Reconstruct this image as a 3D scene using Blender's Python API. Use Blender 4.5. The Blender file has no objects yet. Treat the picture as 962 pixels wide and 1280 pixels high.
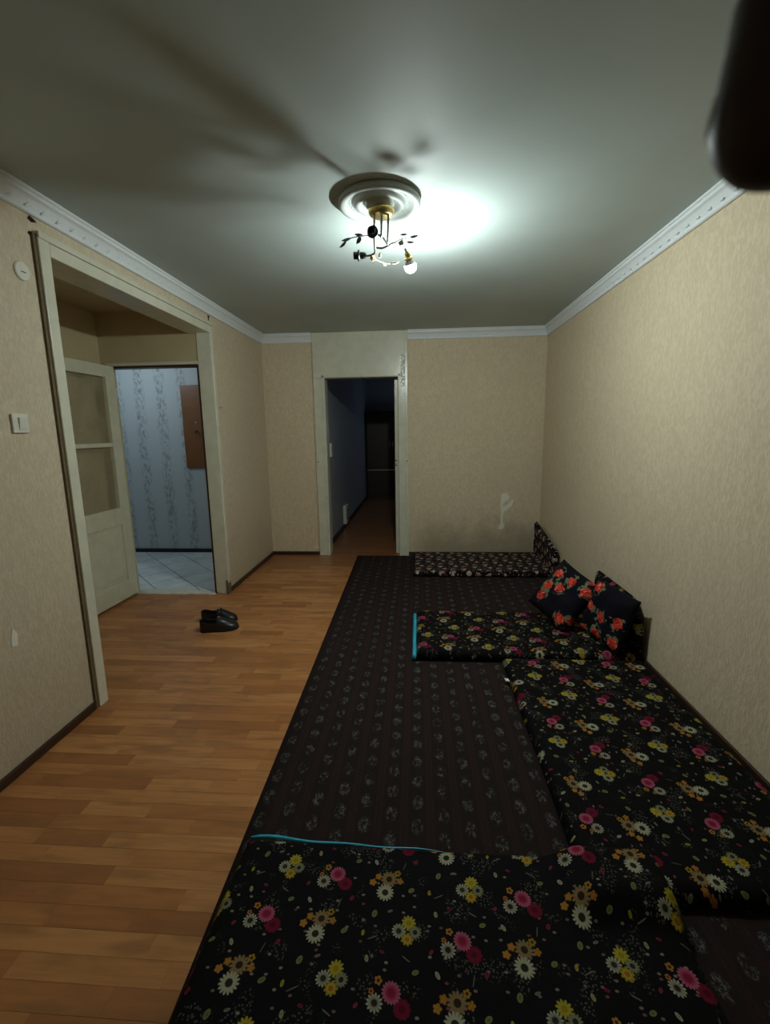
import bpy, bmesh, math, random
from mathutils import Vector, Matrix, noise

random.seed(7)
scene = bpy.context.scene
COL = scene.collection
PI = math.pi

# ------------------------------------------------------------------ camera, world, exposure
ROOM_W, ROOM_D, ROOM_H = 3.1065, 5.2213, 2.5          # width, back wall depth, ceiling height
CAM_POS = Vector((1.7175, 0.0, 1.4333))
F_PX, PITCH, ROLL, YAW = 573.73, 0.1741, -0.0153, -0.0707

cam_data = bpy.data.cameras.new('camera')
cam = bpy.data.objects.new('camera', cam_data)
COL.objects.link(cam)
fwd = Vector((math.sin(YAW) * math.cos(PITCH), math.cos(YAW) * math.cos(PITCH), -math.sin(PITCH)))
rgt = Vector((math.cos(YAW), -math.sin(YAW), 0))
upv = rgt.cross(fwd)
r2 = math.cos(ROLL) * rgt + math.sin(ROLL) * upv
u2 = -math.sin(ROLL) * rgt + math.cos(ROLL) * upv
m = Matrix((r2, u2, -fwd)).transposed().to_4x4()
m.translation = CAM_POS
cam.matrix_world = m
cam_data.sensor_fit = 'HORIZONTAL'
cam_data.sensor_width = 36.0
cam_data.lens = F_PX / 962 * 36.0
cam_data.clip_start = 0.01
cam_data.clip_end = 60
cam_data.dof.use_dof = True                            # the phone lens: about 1 mm of aperture
cam_data.dof.focus_distance = 3.2
cam_data.dof.aperture_fstop = 21.0
scene.camera = cam

world = bpy.data.worlds.new('world')
scene.world = world
world.use_nodes = True
world.node_tree.nodes['Background'].inputs[0].default_value = (0.02, 0.03, 0.05, 1)
world.node_tree.nodes['Background'].inputs[1].default_value = 0.1

scene.view_settings.view_transform = 'Standard'
scene.view_settings.look = 'None'
scene.view_settings.exposure = 0.0
scene.view_settings.gamma = 1.0
scene.view_settings.use_curve_mapping = False

BULB_POS = Vector((1.684, 2.565, 2.285))
BULB_STRENGTH = 1750.0
HALL_LAMP_W = 11.0
CORRIDOR_ADDED_W = 2.4


def lamp(name, loc, energy, color, radius):
    d = bpy.data.lights.new(name, 'POINT')
    d.energy = energy
    d.color = color
    d.shadow_soft_size = radius
    o = bpy.data.objects.new(name, d)
    o.location = loc
    COL.objects.link(o)
    return o


lamp('hall_lamp', (-1.45, 4.45, 2.25), HALL_LAMP_W, (0.72, 0.88, 1.0), 0.06)          # the bulb of the hallway
lamp('corridor_added_light', (2.2, 9.2, 1.5), CORRIDOR_ADDED_W, (0.50, 0.68, 1.0), 0.15)      # unseen point light added for bluish window glow in the far room

# ------------------------------------------------------------------ material helpers


class NT:
    """small helper around a node tree"""
    def __init__(self, tree):
        self.t = tree

    def n(self, kind, **kw):
        nd = self.t.nodes.new(kind)
        for k, v in kw.items():
            setattr(nd, k, v)
        return nd

    def l(self, a, b):
        self.t.links.new(a, b)

    def put(self, sock, v):
        if isinstance(v, bpy.types.NodeSocket):
            self.l(v, sock)
        else:
            if isinstance(v, tuple) and len(v) == 3 and sock.type == 'RGBA':
                v = v + (1,)
            sock.default_value = v

    def math(self, op, a, b=0.0, c=None, clamp=False):
        nd = self.n('ShaderNodeMath', operation=op, use_clamp=clamp)
        self.put(nd.inputs[0], a)
        self.put(nd.inputs[1], b)
        if c is not None:
            self.put(nd.inputs[2], c)
        return nd.outputs[0]

    def vmath(self, op, a, b=(0, 0, 0)):
        nd = self.n('ShaderNodeVectorMath', operation=op)
        self.put(nd.inputs[0], a)
        self.put(nd.inputs[1], b)
        return nd.outputs['Value'] if op in ('LENGTH', 'DOT_PRODUCT', 'DISTANCE') else nd.outputs[0]

    def mix(self, fac, a, b, blend='MIX'):
        nd = self.n('ShaderNodeMix', data_type='RGBA', blend_type=blend)
        self.put(nd.inputs[0], fac)
        self.put(nd.inputs[6], a)
        self.put(nd.inputs[7], b)
        return nd.outputs[2]

    def noise(self, vec, scale, detail=2.0, rough=0.5, dist=0.0):
        nd = self.n('ShaderNodeTexNoise')
        self.put(nd.inputs['Vector'], vec)
        nd.inputs['Scale'].default_value = scale
        nd.inputs['Detail'].default_value = detail
        nd.inputs['Roughness'].default_value = rough
        nd.inputs['Distortion'].default_value = dist
        return nd.outputs['Fac']

    def ramp(self, x, lo, hi, a=0.0, b=1.0, smooth=True):
        nd = self.n('ShaderNodeMapRange', interpolation_type='SMOOTHSTEP' if smooth else 'LINEAR')
        self.put(nd.inputs[0], x)
        nd.inputs[1].default_value = lo
        nd.inputs[2].default_value = hi
        nd.inputs[3].default_value = a
        nd.inputs[4].default_value = b
        return nd.outputs[0]

    def sep(self, v):
        nd = self.n('ShaderNodeSeparateXYZ')
        self.l(v, nd.inputs[0])
        return nd.outputs

    def comb(self, x, y, z=0.0):
        nd = self.n('ShaderNodeCombineXYZ')
        self.put(nd.inputs[0], x)
        self.put(nd.inputs[1], y)
        self.put(nd.inputs[2], z)
        return nd.outputs[0]


def new_mat(name, rough=0.6, spec=0.4, color=(0.5, 0.5, 0.5), metal=0.0):
    mt = bpy.data.materials.new(name)
    mt.use_nodes = True
    nt = NT(mt.node_tree)
    b = mt.node_tree.nodes['Principled BSDF']
    b.inputs['Base Color'].default_value = (*color, 1)
    b.inputs['Roughness'].default_value = rough
    b.inputs['Specular IOR Level'].default_value = spec
    b.inputs['Metallic'].default_value = metal
    return mt, nt, b


def obj_coord(nt):
    return nt.n('ShaderNodeTexCoord').outputs['Object']


def add_bump(nt, b, height, strength, dist):
    nd = nt.n('ShaderNodeBump')
    nd.inputs['Strength'].default_value = strength
    nd.inputs['Distance'].default_value = dist
    nt.l(height, nd.inputs['Height'])
    nt.l(nd.outputs[0], b.inputs['Normal'])


def mat_plain(name, color, rough=0.6, spec=0.4, var=0.12, scale=14.0, metal=0.0, bump=0.0):
    mt, nt, b = new_mat(name, rough, spec, color, metal)
    co = obj_coord(nt)
    f = nt.noise(co, scale, 4.0)
    dark = tuple(c * (1 - var) for c in color)
    lite = tuple(min(1, c * (1 + var)) for c in color)
    nt.l(nt.mix(f, dark, lite), b.inputs['Base Color'])
    if bump:
        add_bump(nt, b, f, bump, 0.002)
    return mt


def mat_wallpaper(name, base, dark, bump=0.35, stain=None):
    mt, nt, b = new_mat(name, 0.62, 0.32)
    co = obj_coord(nt)
    st = nt.vmath('MULTIPLY', co, (1.0, 1.0, 0.36))
    fine = nt.noise(st, 95.0, 2.0, 0.5, 0.6)
    mid = nt.noise(nt.vmath('MULTIPLY', co, (1, 1, 0.5)), 34.0, 3.0, 0.55, 0.8)
    big = nt.noise(co, 1.7, 3.0)
    h = nt.math('ADD', nt.math('MULTIPLY', nt.ramp(fine, 0.42, 0.62), 0.6), nt.math('MULTIPLY', nt.ramp(mid, 0.40, 0.60), 0.5))
    c = nt.mix(nt.ramp(h, 0.1, 1.0), dark, base)
    c = nt.mix(nt.ramp(big, 0.35, 0.7, 0.0, 0.30), c, tuple(x * 0.84 for x in base))
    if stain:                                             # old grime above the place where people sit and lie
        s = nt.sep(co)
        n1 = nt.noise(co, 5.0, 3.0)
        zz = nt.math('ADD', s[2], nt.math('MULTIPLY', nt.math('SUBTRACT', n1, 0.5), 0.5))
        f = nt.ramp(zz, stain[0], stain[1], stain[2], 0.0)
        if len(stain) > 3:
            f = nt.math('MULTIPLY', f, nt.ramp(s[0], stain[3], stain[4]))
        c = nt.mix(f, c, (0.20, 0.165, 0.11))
    nt.l(c, b.inputs['Base Color'])
    add_bump(nt, b, h, bump, 0.004)
    return mt


def mat_gloss_paint(name, color, rough=0.24, bump=0.12):
    mt, nt, b = new_mat(name, rough, 0.5)
    co = obj_coord(nt)
    f = nt.noise(co, 9.0, 5.0, 0.6)
    f2 = nt.noise(nt.vmath('MULTIPLY', co, (1, 1, 0.25)), 70.0, 3.0)
    nt.l(nt.mix(nt.ramp(f, 0.35, 0.7), color, tuple(c * 0.9 for c in color)), b.inputs['Base Color'])
    add_bump(nt, b, nt.math('ADD', nt.math('MULTIPLY', f, 1.0), nt.math('MULTIPLY', f2, 0.25)), bump, 0.01)
    return mt


def mat_plank(name):
    mt, nt, b = new_mat(name, 0.34, 0.45)
    info = nt.n('ShaderNodeObjectInfo')
    rnd = info.outputs['Random']
    co = obj_coord(nt)
    off = nt.comb(nt.math('MULTIPLY', rnd, 37.0), nt.math('MULTIPLY', rnd, 91.0), nt.math('MULTIPLY', rnd, 13.0))
    p = nt.vmath('ADD', co, off)
    g = nt.noise(nt.vmath('MULTIPLY', p, (2.2, 34.0, 1.0)), 1.6, 4.0, 0.6, 0.5)
    blot = nt.noise(nt.vmath('MULTIPLY', p, (3.0, 10.0, 1.0)), 1.5, 2.0)
    ra = nt.n('ShaderNodeValToRGB')
    nt.l(rnd, ra.inputs[0])
    e = ra.color_ramp.elements
    e[0].position, e[0].color = 0.0, (0.345, 0.126, 0.037, 1)
    e[1].position, e[1].color = 1.0, (0.58, 0.258, 0.086, 1)
    x = ra.color_ramp.elements.new(0.3); x.color = (0.455, 0.177, 0.053, 1)
    x = ra.color_ramp.elements.new(0.7); x.color = (0.52, 0.222, 0.073, 1)
    c = nt.mix(nt.ramp(g, 0.35, 0.75, 0.0, 0.5), ra.outputs[0], (0.26, 0.105, 0.033))
    c = nt.mix(nt.ramp(blot, 0.46, 0.74, 0.0, 0.65), c, (0.24, 0.098, 0.032))
    nt.l(c, b.inputs['Base Color'])
    nt.l(nt.ramp(g, 0.2, 0.8, 0.28, 0.42), b.inputs['Roughness'])
    return mt


def mat_laminate_far(name):
    """the corridor floor, too far away to tell its strips apart"""
    mt, nt, b = new_mat(name, 0.33, 0.45)
    co = obj_coord(nt)
    br = nt.n('ShaderNodeTexBrick')
    nt.l(co, br.inputs['Vector'])
    br.inputs['Scale'].default_value = 1.0
    br.inputs['Brick Width'].default_value = 0.4
    br.inputs['Row Height'].default_value = 0.066
    br.inputs['Mortar Size'].default_value = 0.0008
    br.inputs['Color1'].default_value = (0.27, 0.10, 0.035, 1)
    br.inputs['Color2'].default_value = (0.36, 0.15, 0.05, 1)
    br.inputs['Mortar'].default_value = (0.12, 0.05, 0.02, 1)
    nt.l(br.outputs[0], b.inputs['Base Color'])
    return mt


def mat_carpet(name):
    mt, nt, b = new_mat(name, 0.95, 0.08)
    co = obj_coord(nt)
    s = nt.sep(co)
    px, py = 0.098, 0.112
    colf = nt.math('DIVIDE', s[0], px)
    ci = nt.math('FLOOR', colf)
    fx = nt.math('SUBTRACT', nt.math('SUBTRACT', colf, ci), 0.5)
    odd = nt.math('MODULO', nt.math('ABSOLUTE', ci), 2.0)
    rowf = nt.math('ADD', nt.math('DIVIDE', s[1], py), nt.math('MULTIPLY', odd, 0.5))
    ri = nt.math('FLOOR', rowf)
    fy = nt.math('SUBTRACT', nt.math('SUBTRACT', rowf, ri), 0.5)
    mx = nt.math('MULTIPLY', fx, px)
    my = nt.math('MULTIPLY', fy, py)
    r = nt.vmath('LENGTH', nt.comb(nt.math('DIVIDE', mx, 0.024), nt.math('DIVIDE', my, 0.038)))
    inside = nt.ramp(r, 0.75, 1.05, 1.0, 0.0)
    # scribbled medallion: noise broken rings and a cross
    wob = nt.noise(nt.vmath('MULTIPLY', co, (1.0, 0.55, 1.0)), 130.0, 2.0, 0.6, 1.2)
    ring = nt.math('ABSOLUTE', nt.math('SINE', nt.math('ADD', nt.math('MULTIPLY', r, 5.0), nt.math('MULTIPLY', wob, 11.0))))
    scr = nt.math('MULTIPLY', nt.ramp(ring, 0.60, 0.98), inside)
    motif = nt.math('MULTIPLY', scr, nt.ramp(nt.noise(nt.vmath('MULTIPLY', co, (1.0, 0.6, 1.0)), 75.0, 2.0), 0.40, 0.62))
    stripe = nt.ramp(nt.math('ABSOLUTE', fx), 0.28, 0.36)
    base = nt.mix(stripe, (0.023, 0.0155, 0.0140), (0.030, 0.0165, 0.0160))
    # faint thin lines running along the rug between the medallions
    fl = nt.math('ABSOLUTE', nt.math('SUBTRACT', nt.math('ABSOLUTE', fx), 0.40))
    lines = nt.math('MULTIPLY', nt.ramp(fl, 0.012, 0.035, 1.0, 0.0), nt.ramp(wob, 0.45, 0.7))
    c = nt.mix(nt.math('MULTIPLY', lines, 0.30), base, (0.075, 0.055, 0.05))
    c = nt.mix(nt.math('MULTIPLY', motif, 0.9), c, (0.17, 0.17, 0.155))
    pile = nt.noise(co, 420.0, 2.0)
    c = nt.mix(nt.ramp(pile, 0.3, 0.7, 0.35, 0.0), c, (0.006, 0.005, 0.005))
    nt.l(c, b.inputs['Base Color'])
    add_bump(nt, b, pile, 0.5, 0.003)
    return mt


# --------------------------------------------------------------- printed flower fabric (node groups)
def daisy_group():
    """one printed daisy: a disc with petals, laid over the colour that comes in"""
    g = bpy.data.node_groups.new('printed_daisy', 'ShaderNodeTree')
    it = g.interface
    for nm, ty in (('Base', 'NodeSocketColor'), ('P', 'NodeSocketVector'), ('C', 'NodeSocketVector'), ('R', 'NodeSocketFloat'), ('N', 'NodeSocketFloat'),
                   ('Depth', 'NodeSocketFloat'), ('Inner', 'NodeSocketColor'), ('Outer', 'NodeSocketColor'), ('Heart', 'NodeSocketColor')):
        it.new_socket(name=nm, in_out='INPUT', socket_type=ty)
    it.new_socket(name='Color', in_out='OUTPUT', socket_type='NodeSocketColor')
    nt = NT(g)
    i = nt.n('NodeGroupInput').outputs
    o = nt.n('NodeGroupOutput')
    d = nt.vmath('SUBTRACT', i['P'], i['C'])
    dist = nt.vmath('LENGTH', d)
    s = nt.sep(d)
    ang = nt.math('ARCTAN2', s[1], s[0])
    pet = nt.math('ABSOLUTE', nt.math('COSINE', nt.math('MULTIPLY', ang, nt.math('MULTIPLY', i['N'], 0.5))))
    ratio = nt.math('DIVIDE', dist, i['R'])
    edge = nt.math('ADD', nt.math('SUBTRACT', 1.0, i['Depth']), nt.math('MULTIPLY', nt.math('POWER', pet, 0.7), i['Depth']))
    k = nt.math('SUBTRACT', edge, ratio)
    mask = nt.ramp(k, 0.0, 0.10)
    petal = nt.mix(nt.ramp(ratio, 0.35, 0.85), i['Inner'], i['Outer'])
    col = nt.mix(nt.ramp(ratio, 0.30, 0.40, 1.0, 0.0), petal, i['Heart'])
    nt.l(nt.mix(mask, i['Base'], col), o.inputs[0])
    return g


def leaf_group():
    """one printed pebble leaf: a turned ellipse"""
    g = bpy.data.node_groups.new('printed_leaf', 'ShaderNodeTree')
    it = g.interface
    for nm, ty in (('Base', 'NodeSocketColor'), ('P', 'NodeSocketVector'), ('C', 'NodeSocketVector'), ('A', 'NodeSocketVector'), ('B', 'NodeSocketVector'), ('Leaf', 'NodeSocketColor')):
        it.new_socket(name=nm, in_out='INPUT', socket_type=ty)
    it.new_socket(name='Color', in_out='OUTPUT', socket_type='NodeSocketColor')
    nt = NT(g)
    i = nt.n('NodeGroupInput').outputs
    o = nt.n('NodeGroupOutput')
    d = nt.vmath('SUBTRACT', i['P'], i['C'])
    r = nt.vmath('LENGTH', nt.comb(nt.vmath('DOT_PRODUCT', d, i['A']), nt.vmath('DOT_PRODUCT', d, i['B'])))
    f = nt.ramp(r, 0.85, 1.1, 1.0, 0.0)
    nt.l(nt.mix(f, i['Base'], nt.mix(nt.ramp(r, 0.2, 0.9), nt.mix(0.45, i['Leaf'], (0, 0, 0)), i['Leaf'])), o.inputs[0])
    return g


DAISY, LEAF = daisy_group(), leaf_group()
PINK, PINKRIM, DKRED, CREAM, GREYF, TAN = (0.62, 0.035, 0.13), (0.85, 0.22, 0.36), (0.30, 0.008, 0.045), (0.80, 0.77, 0.52), (0.42, 0.42, 0.34), (0.50, 0.33, 0.14)
YEL, YELD, ORG, ORGD, LEAFY, BROWN, BLACKF = (0.80, 0.66, 0.06), (0.62, 0.42, 0.02), (0.88, 0.36, 0.05), (0.70, 0.22, 0.03), (0.40, 0.42, 0.14), (0.06, 0.03, 0.012), (0.0035, 0.0032, 0.0042)
CELL_U, CELL_V, CELL_SHIFT = 0.187, 0.43, 0.13
PRINT = [  # (du, dv, radius, petals, depth, inner, outer, heart)
    (.128, .185, .023, 11, .16, DKRED, DKRED, (.16, .004, .02)),
    (.100, .215, .026, 17, .28, PINK, PINKRIM, (.45, .02, .07)),
    (.060, .190, .022, 13, .45, GREYF, CREAM, BROWN),
    (.066, .236, .011, 5, .40, ORG, ORG, BROWN),
    (.050, .213, .008, 5, .40, ORG, ORGD, BROWN),
    (.075, .078, .027, 13, .42, TAN, TAN, BROWN),
    (.066, .036, .028, 15, .42, CREAM, CREAM, (.035, .04, .02)),
    (.042, .083, .012, 5, .42, ORG, ORGD, YELD),
    (.026, .064, .012, 5, .42, ORG, ORG, YELD),
    (.100, .098, .011, 5, .42, ORG, YELD, BROWN),
    (.108, .074, .011, 5, .42, ORGD, ORG, YELD),
    (.140, .384, .022, 11, .44, YEL, YEL, YELD),
    (.112, .360, .021, 13, .44, GREYF, CREAM, (.05, .05, .02)),
    (.136, .340, .019, 9, .40, YEL, YELD, ORGD),
    (.158, .360, .019, 13, .44, GREYF, LEAFY, BROWN),
]
PRINT_LEAVES = [(.145, .050, 35, .014, .009, LEAFY), (.030, .130, 120, .013, .007, CREAM), (.155, .142, 60, .012, .008, (.42, .03, .09)), (.160, .262, 20, .013, .008, LEAFY),
                (.030, .282, 100, .012, .007, (.70, .66, .30)), (.070, .300, 160, .010, .006, (.40, .03, .10)), (.040, .400, 70, .015, .010, LEAFY), (.085, .412, 20, .011, .005, GREYF),
                (.012, .345, 85, .011, .006, YEL), (.135, .290, 150, .018, .0022, GREYF), (.040, .335, 25, .022, .0020, GREYF), (.120, .125, 75, .020, .0020, (.3, .31, .22)), (.015, .180, 50, .010, .006, (.5, .05, .12))]


def mat_flowers(name, scale=1.0, wash=None, wash_f=0.0, dim=1.0):
    mt, nt, b = new_mat(name, 0.8, 0.12)
    uv = nt.n('ShaderNodeTexCoord').outputs['UV']
    s = nt.sep(uv)
    u = nt.math('DIVIDE', s[0], scale)
    v = nt.math('DIVIDE', s[1], scale)
    ci = nt.math('FLOOR', nt.math('DIVIDE', u, CELL_U))
    lu = nt.math('SUBTRACT', u, nt.math('MULTIPLY', ci, CELL_U))
    vs = nt.math('SUBTRACT', v, nt.math('MULTIPLY', ci, CELL_SHIFT))
    vi = nt.math('FLOOR', nt.math('DIVIDE', vs, CELL_V))
    lv = nt.math('SUBTRACT', vs, nt.math('MULTIPLY', vi, CELL_V))
    P = nt.comb(lu, lv)
    c = BLACKF
    # fine seed heads: little pale dots gathered in patches
    vor = nt.n('ShaderNodeTexVoronoi', feature='F1', voronoi_dimensions='2D')
    nt.l(nt.comb(u, v), vor.inputs['Vector'])
    vor.inputs['Scale'].default_value = 105.0
    dots = nt.ramp(vor.outputs['Distance'], 0.20, 0.30, 1.0, 0.0)
    patch = nt.ramp(nt.noise(nt.comb(u, v), 13.0, 1.0), 0.55, 0.63)
    dots = nt.math('MULTIPLY', dots, patch)
    c = nt.mix(nt.math('MULTIPLY', dots, 0.8), c, (0.20, 0.19, 0.15))
    vor2 = nt.n('ShaderNodeTexVoronoi', feature='F1', voronoi_dimensions='2D')
    nt.l(nt.comb(nt.math('MULTIPLY', u, 1.0), nt.math('MULTIPLY', v, 1.5)), vor2.inputs['Vector'])
    vor2.inputs['Scale'].default_value = 26.0
    hs = nt.n('ShaderNodeSeparateColor')
    nt.l(vor2.outputs['Color'], hs.inputs[0])
    spot = nt.math('MULTIPLY', nt.ramp(vor2.outputs['Distance'], 0.10, 0.15, 1.0, 0.0), nt.math('GREATER_THAN', hs.outputs[0], 0.72))
    c = nt.mix(spot, c, nt.mix(hs.outputs[1], (0.55, 0.50, 0.40), (0.35, 0.10, 0.13)))

    def put_group(grp, c, vals):
        nd = nt.n('ShaderNodeGroup')
        nd.node_tree = grp
        nt.put(nd.inputs['Base'], c)
        nt.l(P, nd.inputs['P'])
        for k, val in vals.items():
            nt.put(nd.inputs[k], val)
        return nd.outputs[0]
    for (du, dv, dg, a, w, colr) in PRINT_LEAVES:
        ca, sa = math.cos(math.radians(dg)), math.sin(math.radians(dg))
        c = put_group(LEAF, c, dict(C=(du, dv, 0), A=(ca / a / .72, sa / a / .72, 0), B=(-sa / w / .72, ca / w / .72, 0), Leaf=colr))
    for (du, dv, R, N, dep, inn, out, heart) in PRINT:
        c = put_group(DAISY, c, dict(C=(du, dv, 0), R=R, N=float(N), Depth=dep, Inner=inn, Outer=out, Heart=heart))
    if wash:
        lum = nt.n('ShaderNodeRGBToBW')
        nt.l(c, lum.inputs[0])
        ww = nt.mix(nt.ramp(lum.outputs[0], 0.0, 0.45), BLACKF, wash)
        c = nt.mix(wash_f, c, ww)
    if dim != 1.0:
        c = nt.mix(1.0, c, (dim, dim, dim), 'MULTIPLY')
    nt.l(c, b.inputs['Base Color'])
    add_bump(nt, b, nt.noise(nt.comb(u, v), 55.0, 3.0), 0.25, 0.004)
    return mt


def mat_roses(name, amount):
    mt, nt, b = new_mat(name, 0.8, 0.12)
    uv = nt.n('ShaderNodeTexCoord').outputs['UV']
    wob = nt.n('ShaderNodeTexNoise')
    nt.l(uv, wob.inputs['Vector'])
    wob.inputs['Scale'].default_value = 38.0
    p = nt.vmath('ADD', uv, nt.vmath('MULTIPLY', nt.vmath('SUBTRACT', wob.outputs['Color'], (.5, .5, .5)), (.035, .035, 0)))
    vor = nt.n('ShaderNodeTexVoronoi', feature='F1', voronoi_dimensions='2D')
    nt.l(p, vor.inputs['Vector'])
    vor.inputs['Scale'].default_value = 8.0
    vor.inputs['Randomness'].default_value = 0.65
    hs = nt.n('ShaderNodeSeparateColor')
    nt.l(vor.outputs['Color'], hs.inputs[0])
    on = nt.math('GREATER_THAN', hs.outputs[0], 1 - amount)
    d = vor.outputs['Distance']
    petals = nt.noise(uv, 46.0, 3.0, 0.6, 1.5)
    red = nt.mix(nt.ramp(petals, 0.36, 0.62), (0.22, 0.005, 0.006), (0.80, 0.09, 0.05))
    red = nt.mix(nt.ramp(petals, 0.60, 0.68), red, (0.85, 0.42, 0.32))
    leafm = nt.math('MULTIPLY', nt.math('MULTIPLY', nt.ramp(d, 0.43, 0.47, 1.0, 0.0), nt.ramp(nt.noise(uv, 22.0, 2.0), 0.50, 0.56)), on)
    c = nt.mix(leafm, (0.005, 0.004, 0.009), nt.mix(petals, (0.05, 0.08, 0.035), (0.22, 0.24, 0.14)))
    c = nt.mix(nt.math('MULTIPLY', nt.ramp(d, 0.25, 0.30, 1.0, 0.0), on), c, red)
    nt.l(c, b.inputs['Base Color'])
    return mt


def mat_tile(name):
    mt, nt, b = new_mat(name, 0.25, 0.5)
    info = nt.n('ShaderNodeObjectInfo')
    co = obj_coord(nt)
    v = nt.noise(co, 4.0, 5.0, 0.6, 1.0)
    c = nt.mix(nt.ramp(v, 0.45, 0.6, 0.0, 0.35), nt.mix(info.outputs['Random'], (0.66, 0.70, 0.72), (0.78, 0.82, 0.84)), (0.45, 0.50, 0.53))
    nt.l(c, b.inputs['Base Color'])
    return mt


def mat_hall_paper(name):
    mt, nt, b = new_mat(name, 0.6, 0.3)
    co = obj_coord(nt)
    s = nt.sep(co)
    wob = nt.noise(nt.vmath('MULTIPLY', co, (1, 1, 0.5)), 6.0, 2.0)
    x = nt.math('ADD', nt.math('MULTIPLY', s[0], 2 * PI / 0.26), nt.math('MULTIPLY', wob, 1.6))
    band = nt.ramp(nt.math('SINE', x), -0.35, 0.9)
    sp = nt.noise(nt.vmath('MULTIPLY', co, (1, 1, 0.45)), 42.0, 4.0, 0.7)
    f = nt.math('MULTIPLY', band, nt.ramp(sp, 0.42, 0.66))
    c = nt.mix(nt.math('MULTIPLY', f, 0.70), (0.50, 0.53, 0.54), (0.15, 0.165, 0.17))
    nt.l(c, b.inputs['Base Color'])
    add_bump(nt, b, sp, 0.2, 0.003)
    return mt


def mat_ceiling(name):
    mt, nt, b = new_mat(name, 0.6, 0.22)
    co = obj_coord(nt)
    f = nt.noise(co, 1.3, 4.0)
    f2 = nt.noise(co, 26.0, 3.0)
    nt.l(nt.mix(nt.ramp(f, 0.3, 0.7), (0.425, 0.485, 0.465), (0.475, 0.535, 0.515)), b.inputs['Base Color'])
    add_bump(nt, b, f2, 0.06, 0.003)
    return mt


M = {}
M['wall'] = mat_wallpaper('beige_wallpaper', (0.72, 0.60, 0.43), (0.63, 0.51, 0.35))
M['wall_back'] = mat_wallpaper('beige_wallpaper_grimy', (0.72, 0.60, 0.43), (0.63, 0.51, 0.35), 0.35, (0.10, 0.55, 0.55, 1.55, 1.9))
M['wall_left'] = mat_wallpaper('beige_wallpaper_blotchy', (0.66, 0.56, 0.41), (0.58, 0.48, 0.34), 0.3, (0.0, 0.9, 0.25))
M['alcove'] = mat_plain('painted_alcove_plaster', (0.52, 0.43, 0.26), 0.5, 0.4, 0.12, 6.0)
M['ceiling'] = mat_ceiling('ceiling_whitewash')
M['paint'] = mat_gloss_paint('cream_gloss_paint', (0.68, 0.66, 0.53))
M['glossy_flakes'] = mat_gloss_paint('glossy_flaked_paint', (0.70, 0.69, 0.60), 0.12, 0.10)
M['door_paint'] = mat_gloss_paint('pale_green_cream_door_paint', (0.66, 0.64, 0.49), 0.3, 0.06)
M['cornice'] = mat_plain('white_foam_cornice', (0.74, 0.77, 0.78), 0.5, 0.4, 0.06, 60.0, bump=0.35)
M['skirting'] = mat_plain('dark_brown_skirting', (0.045, 0.021, 0.011), 0.4, 0.4, 0.3, 20.0)
M['black_skirting'] = mat_plain('black_skirting', (0.012, 0.009, 0.009), 0.4, 0.4, 0.2)
M['plank'] = mat_plank('laminate_strip')
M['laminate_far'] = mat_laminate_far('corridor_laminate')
M['joint'] = mat_plain('dark_joint', (0.10, 0.045, 0.018), 0.7, 0.2)
M['carpet'] = mat_carpet('patterned_dark_rug_pile')
M['flowers'] = mat_flowers('black_flowered_velour', dim=0.40)
M['flowers_muted'] = mat_flowers('black_muted_flowered_velour', 0.62, (0.70, 0.50, 0.48), 0.72, 0.80)
M['roses'] = mat_roses('black_rose_velour', 0.95)
M['black_cloth'] = mat_roses('black_cloth_few_roses', 0.42)
M['turquoise'] = mat_plain('turquoise_satin', (0.03, 0.42, 0.62), 0.35, 0.5, 0.25, 40.0)
M['white_cloth'] = mat_plain('white_cloth', (0.75, 0.75, 0.72), 0.8, 0.2)
M['shoe'] = mat_plain('black_leather', (0.008, 0.008, 0.009), 0.38, 0.45, 0.3, 30.0)
M['sole'] = mat_plain('black_rubber', (0.006, 0.006, 0.006), 0.7, 0.3, 0.3)
M['steel'] = mat_plain('grey_steel', (0.55, 0.55, 0.55), 0.3, 0.5, 0.1, metal=0.9)
M['brass'] = mat_plain('worn_brass', (0.72, 0.56, 0.22), 0.28, 0.5, 0.2, 30.0, metal=0.9)
M['bronze'] = mat_plain('dark_bronze', (0.10, 0.09, 0.08), 0.35, 0.5, 0.2, metal=0.4)
M['dull_metal'] = mat_plain('dull_grey_metal', (0.24, 0.23, 0.20), 0.35, 0.5, 0.2, metal=0.5)
M['socket'] = mat_plain('dark_green_socket', (0.022, 0.030, 0.028), 0.4, 0.4, 0.2)
M['amber'] = mat_plain('amber_enamel', (0.72, 0.30, 0.06), 0.3, 0.5, 0.2)
M['pale_leaf'] = mat_plain('pale_gilt_enamel', (0.75, 0.66, 0.50), 0.3, 0.5, 0.15)
M['medallion'] = mat_plain('plaster_medallion', (0.44, 0.47, 0.45), 0.5, 0.3, 0.08, 30.0, bump=0.1)
M['white_plastic'] = mat_plain('white_plastic', (0.72, 0.70, 0.60), 0.35, 0.5, 0.04)
M['bulb_base'] = mat_plain('bulb_base_plastic', (0.55, 0.57, 0.60), 0.4, 0.4, 0.05)
M['tile'] = mat_tile('white_marbled_tile')
M['grout'] = mat_plain('grey_grout', (0.16, 0.17, 0.18), 0.8, 0.2, 0.25, 30.0)
M['hall_paper'] = mat_hall_paper('blue_grey_streaked_wallpaper')
M['cement'] = mat_plain('pale_cement', (0.60, 0.57, 0.48), 0.8, 0.2, 0.25, 25.0, bump=0.5)
M['plaster'] = mat_plain('white_bare_plaster', (0.80, 0.78, 0.68), 0.7, 0.3, 0.06)
M['hole'] = mat_plain('dark_hole', (0.02, 0.012, 0.008), 0.8, 0.2)
M['chip_and_gap_shade'] = mat_plain('bare_brown_chip_and_gap_shade', (0.16, 0.12, 0.07), 0.8, 0.2, 0.4, 50.0)  # bare chipped edge, also the painted shade of the gap beside the casing
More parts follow.
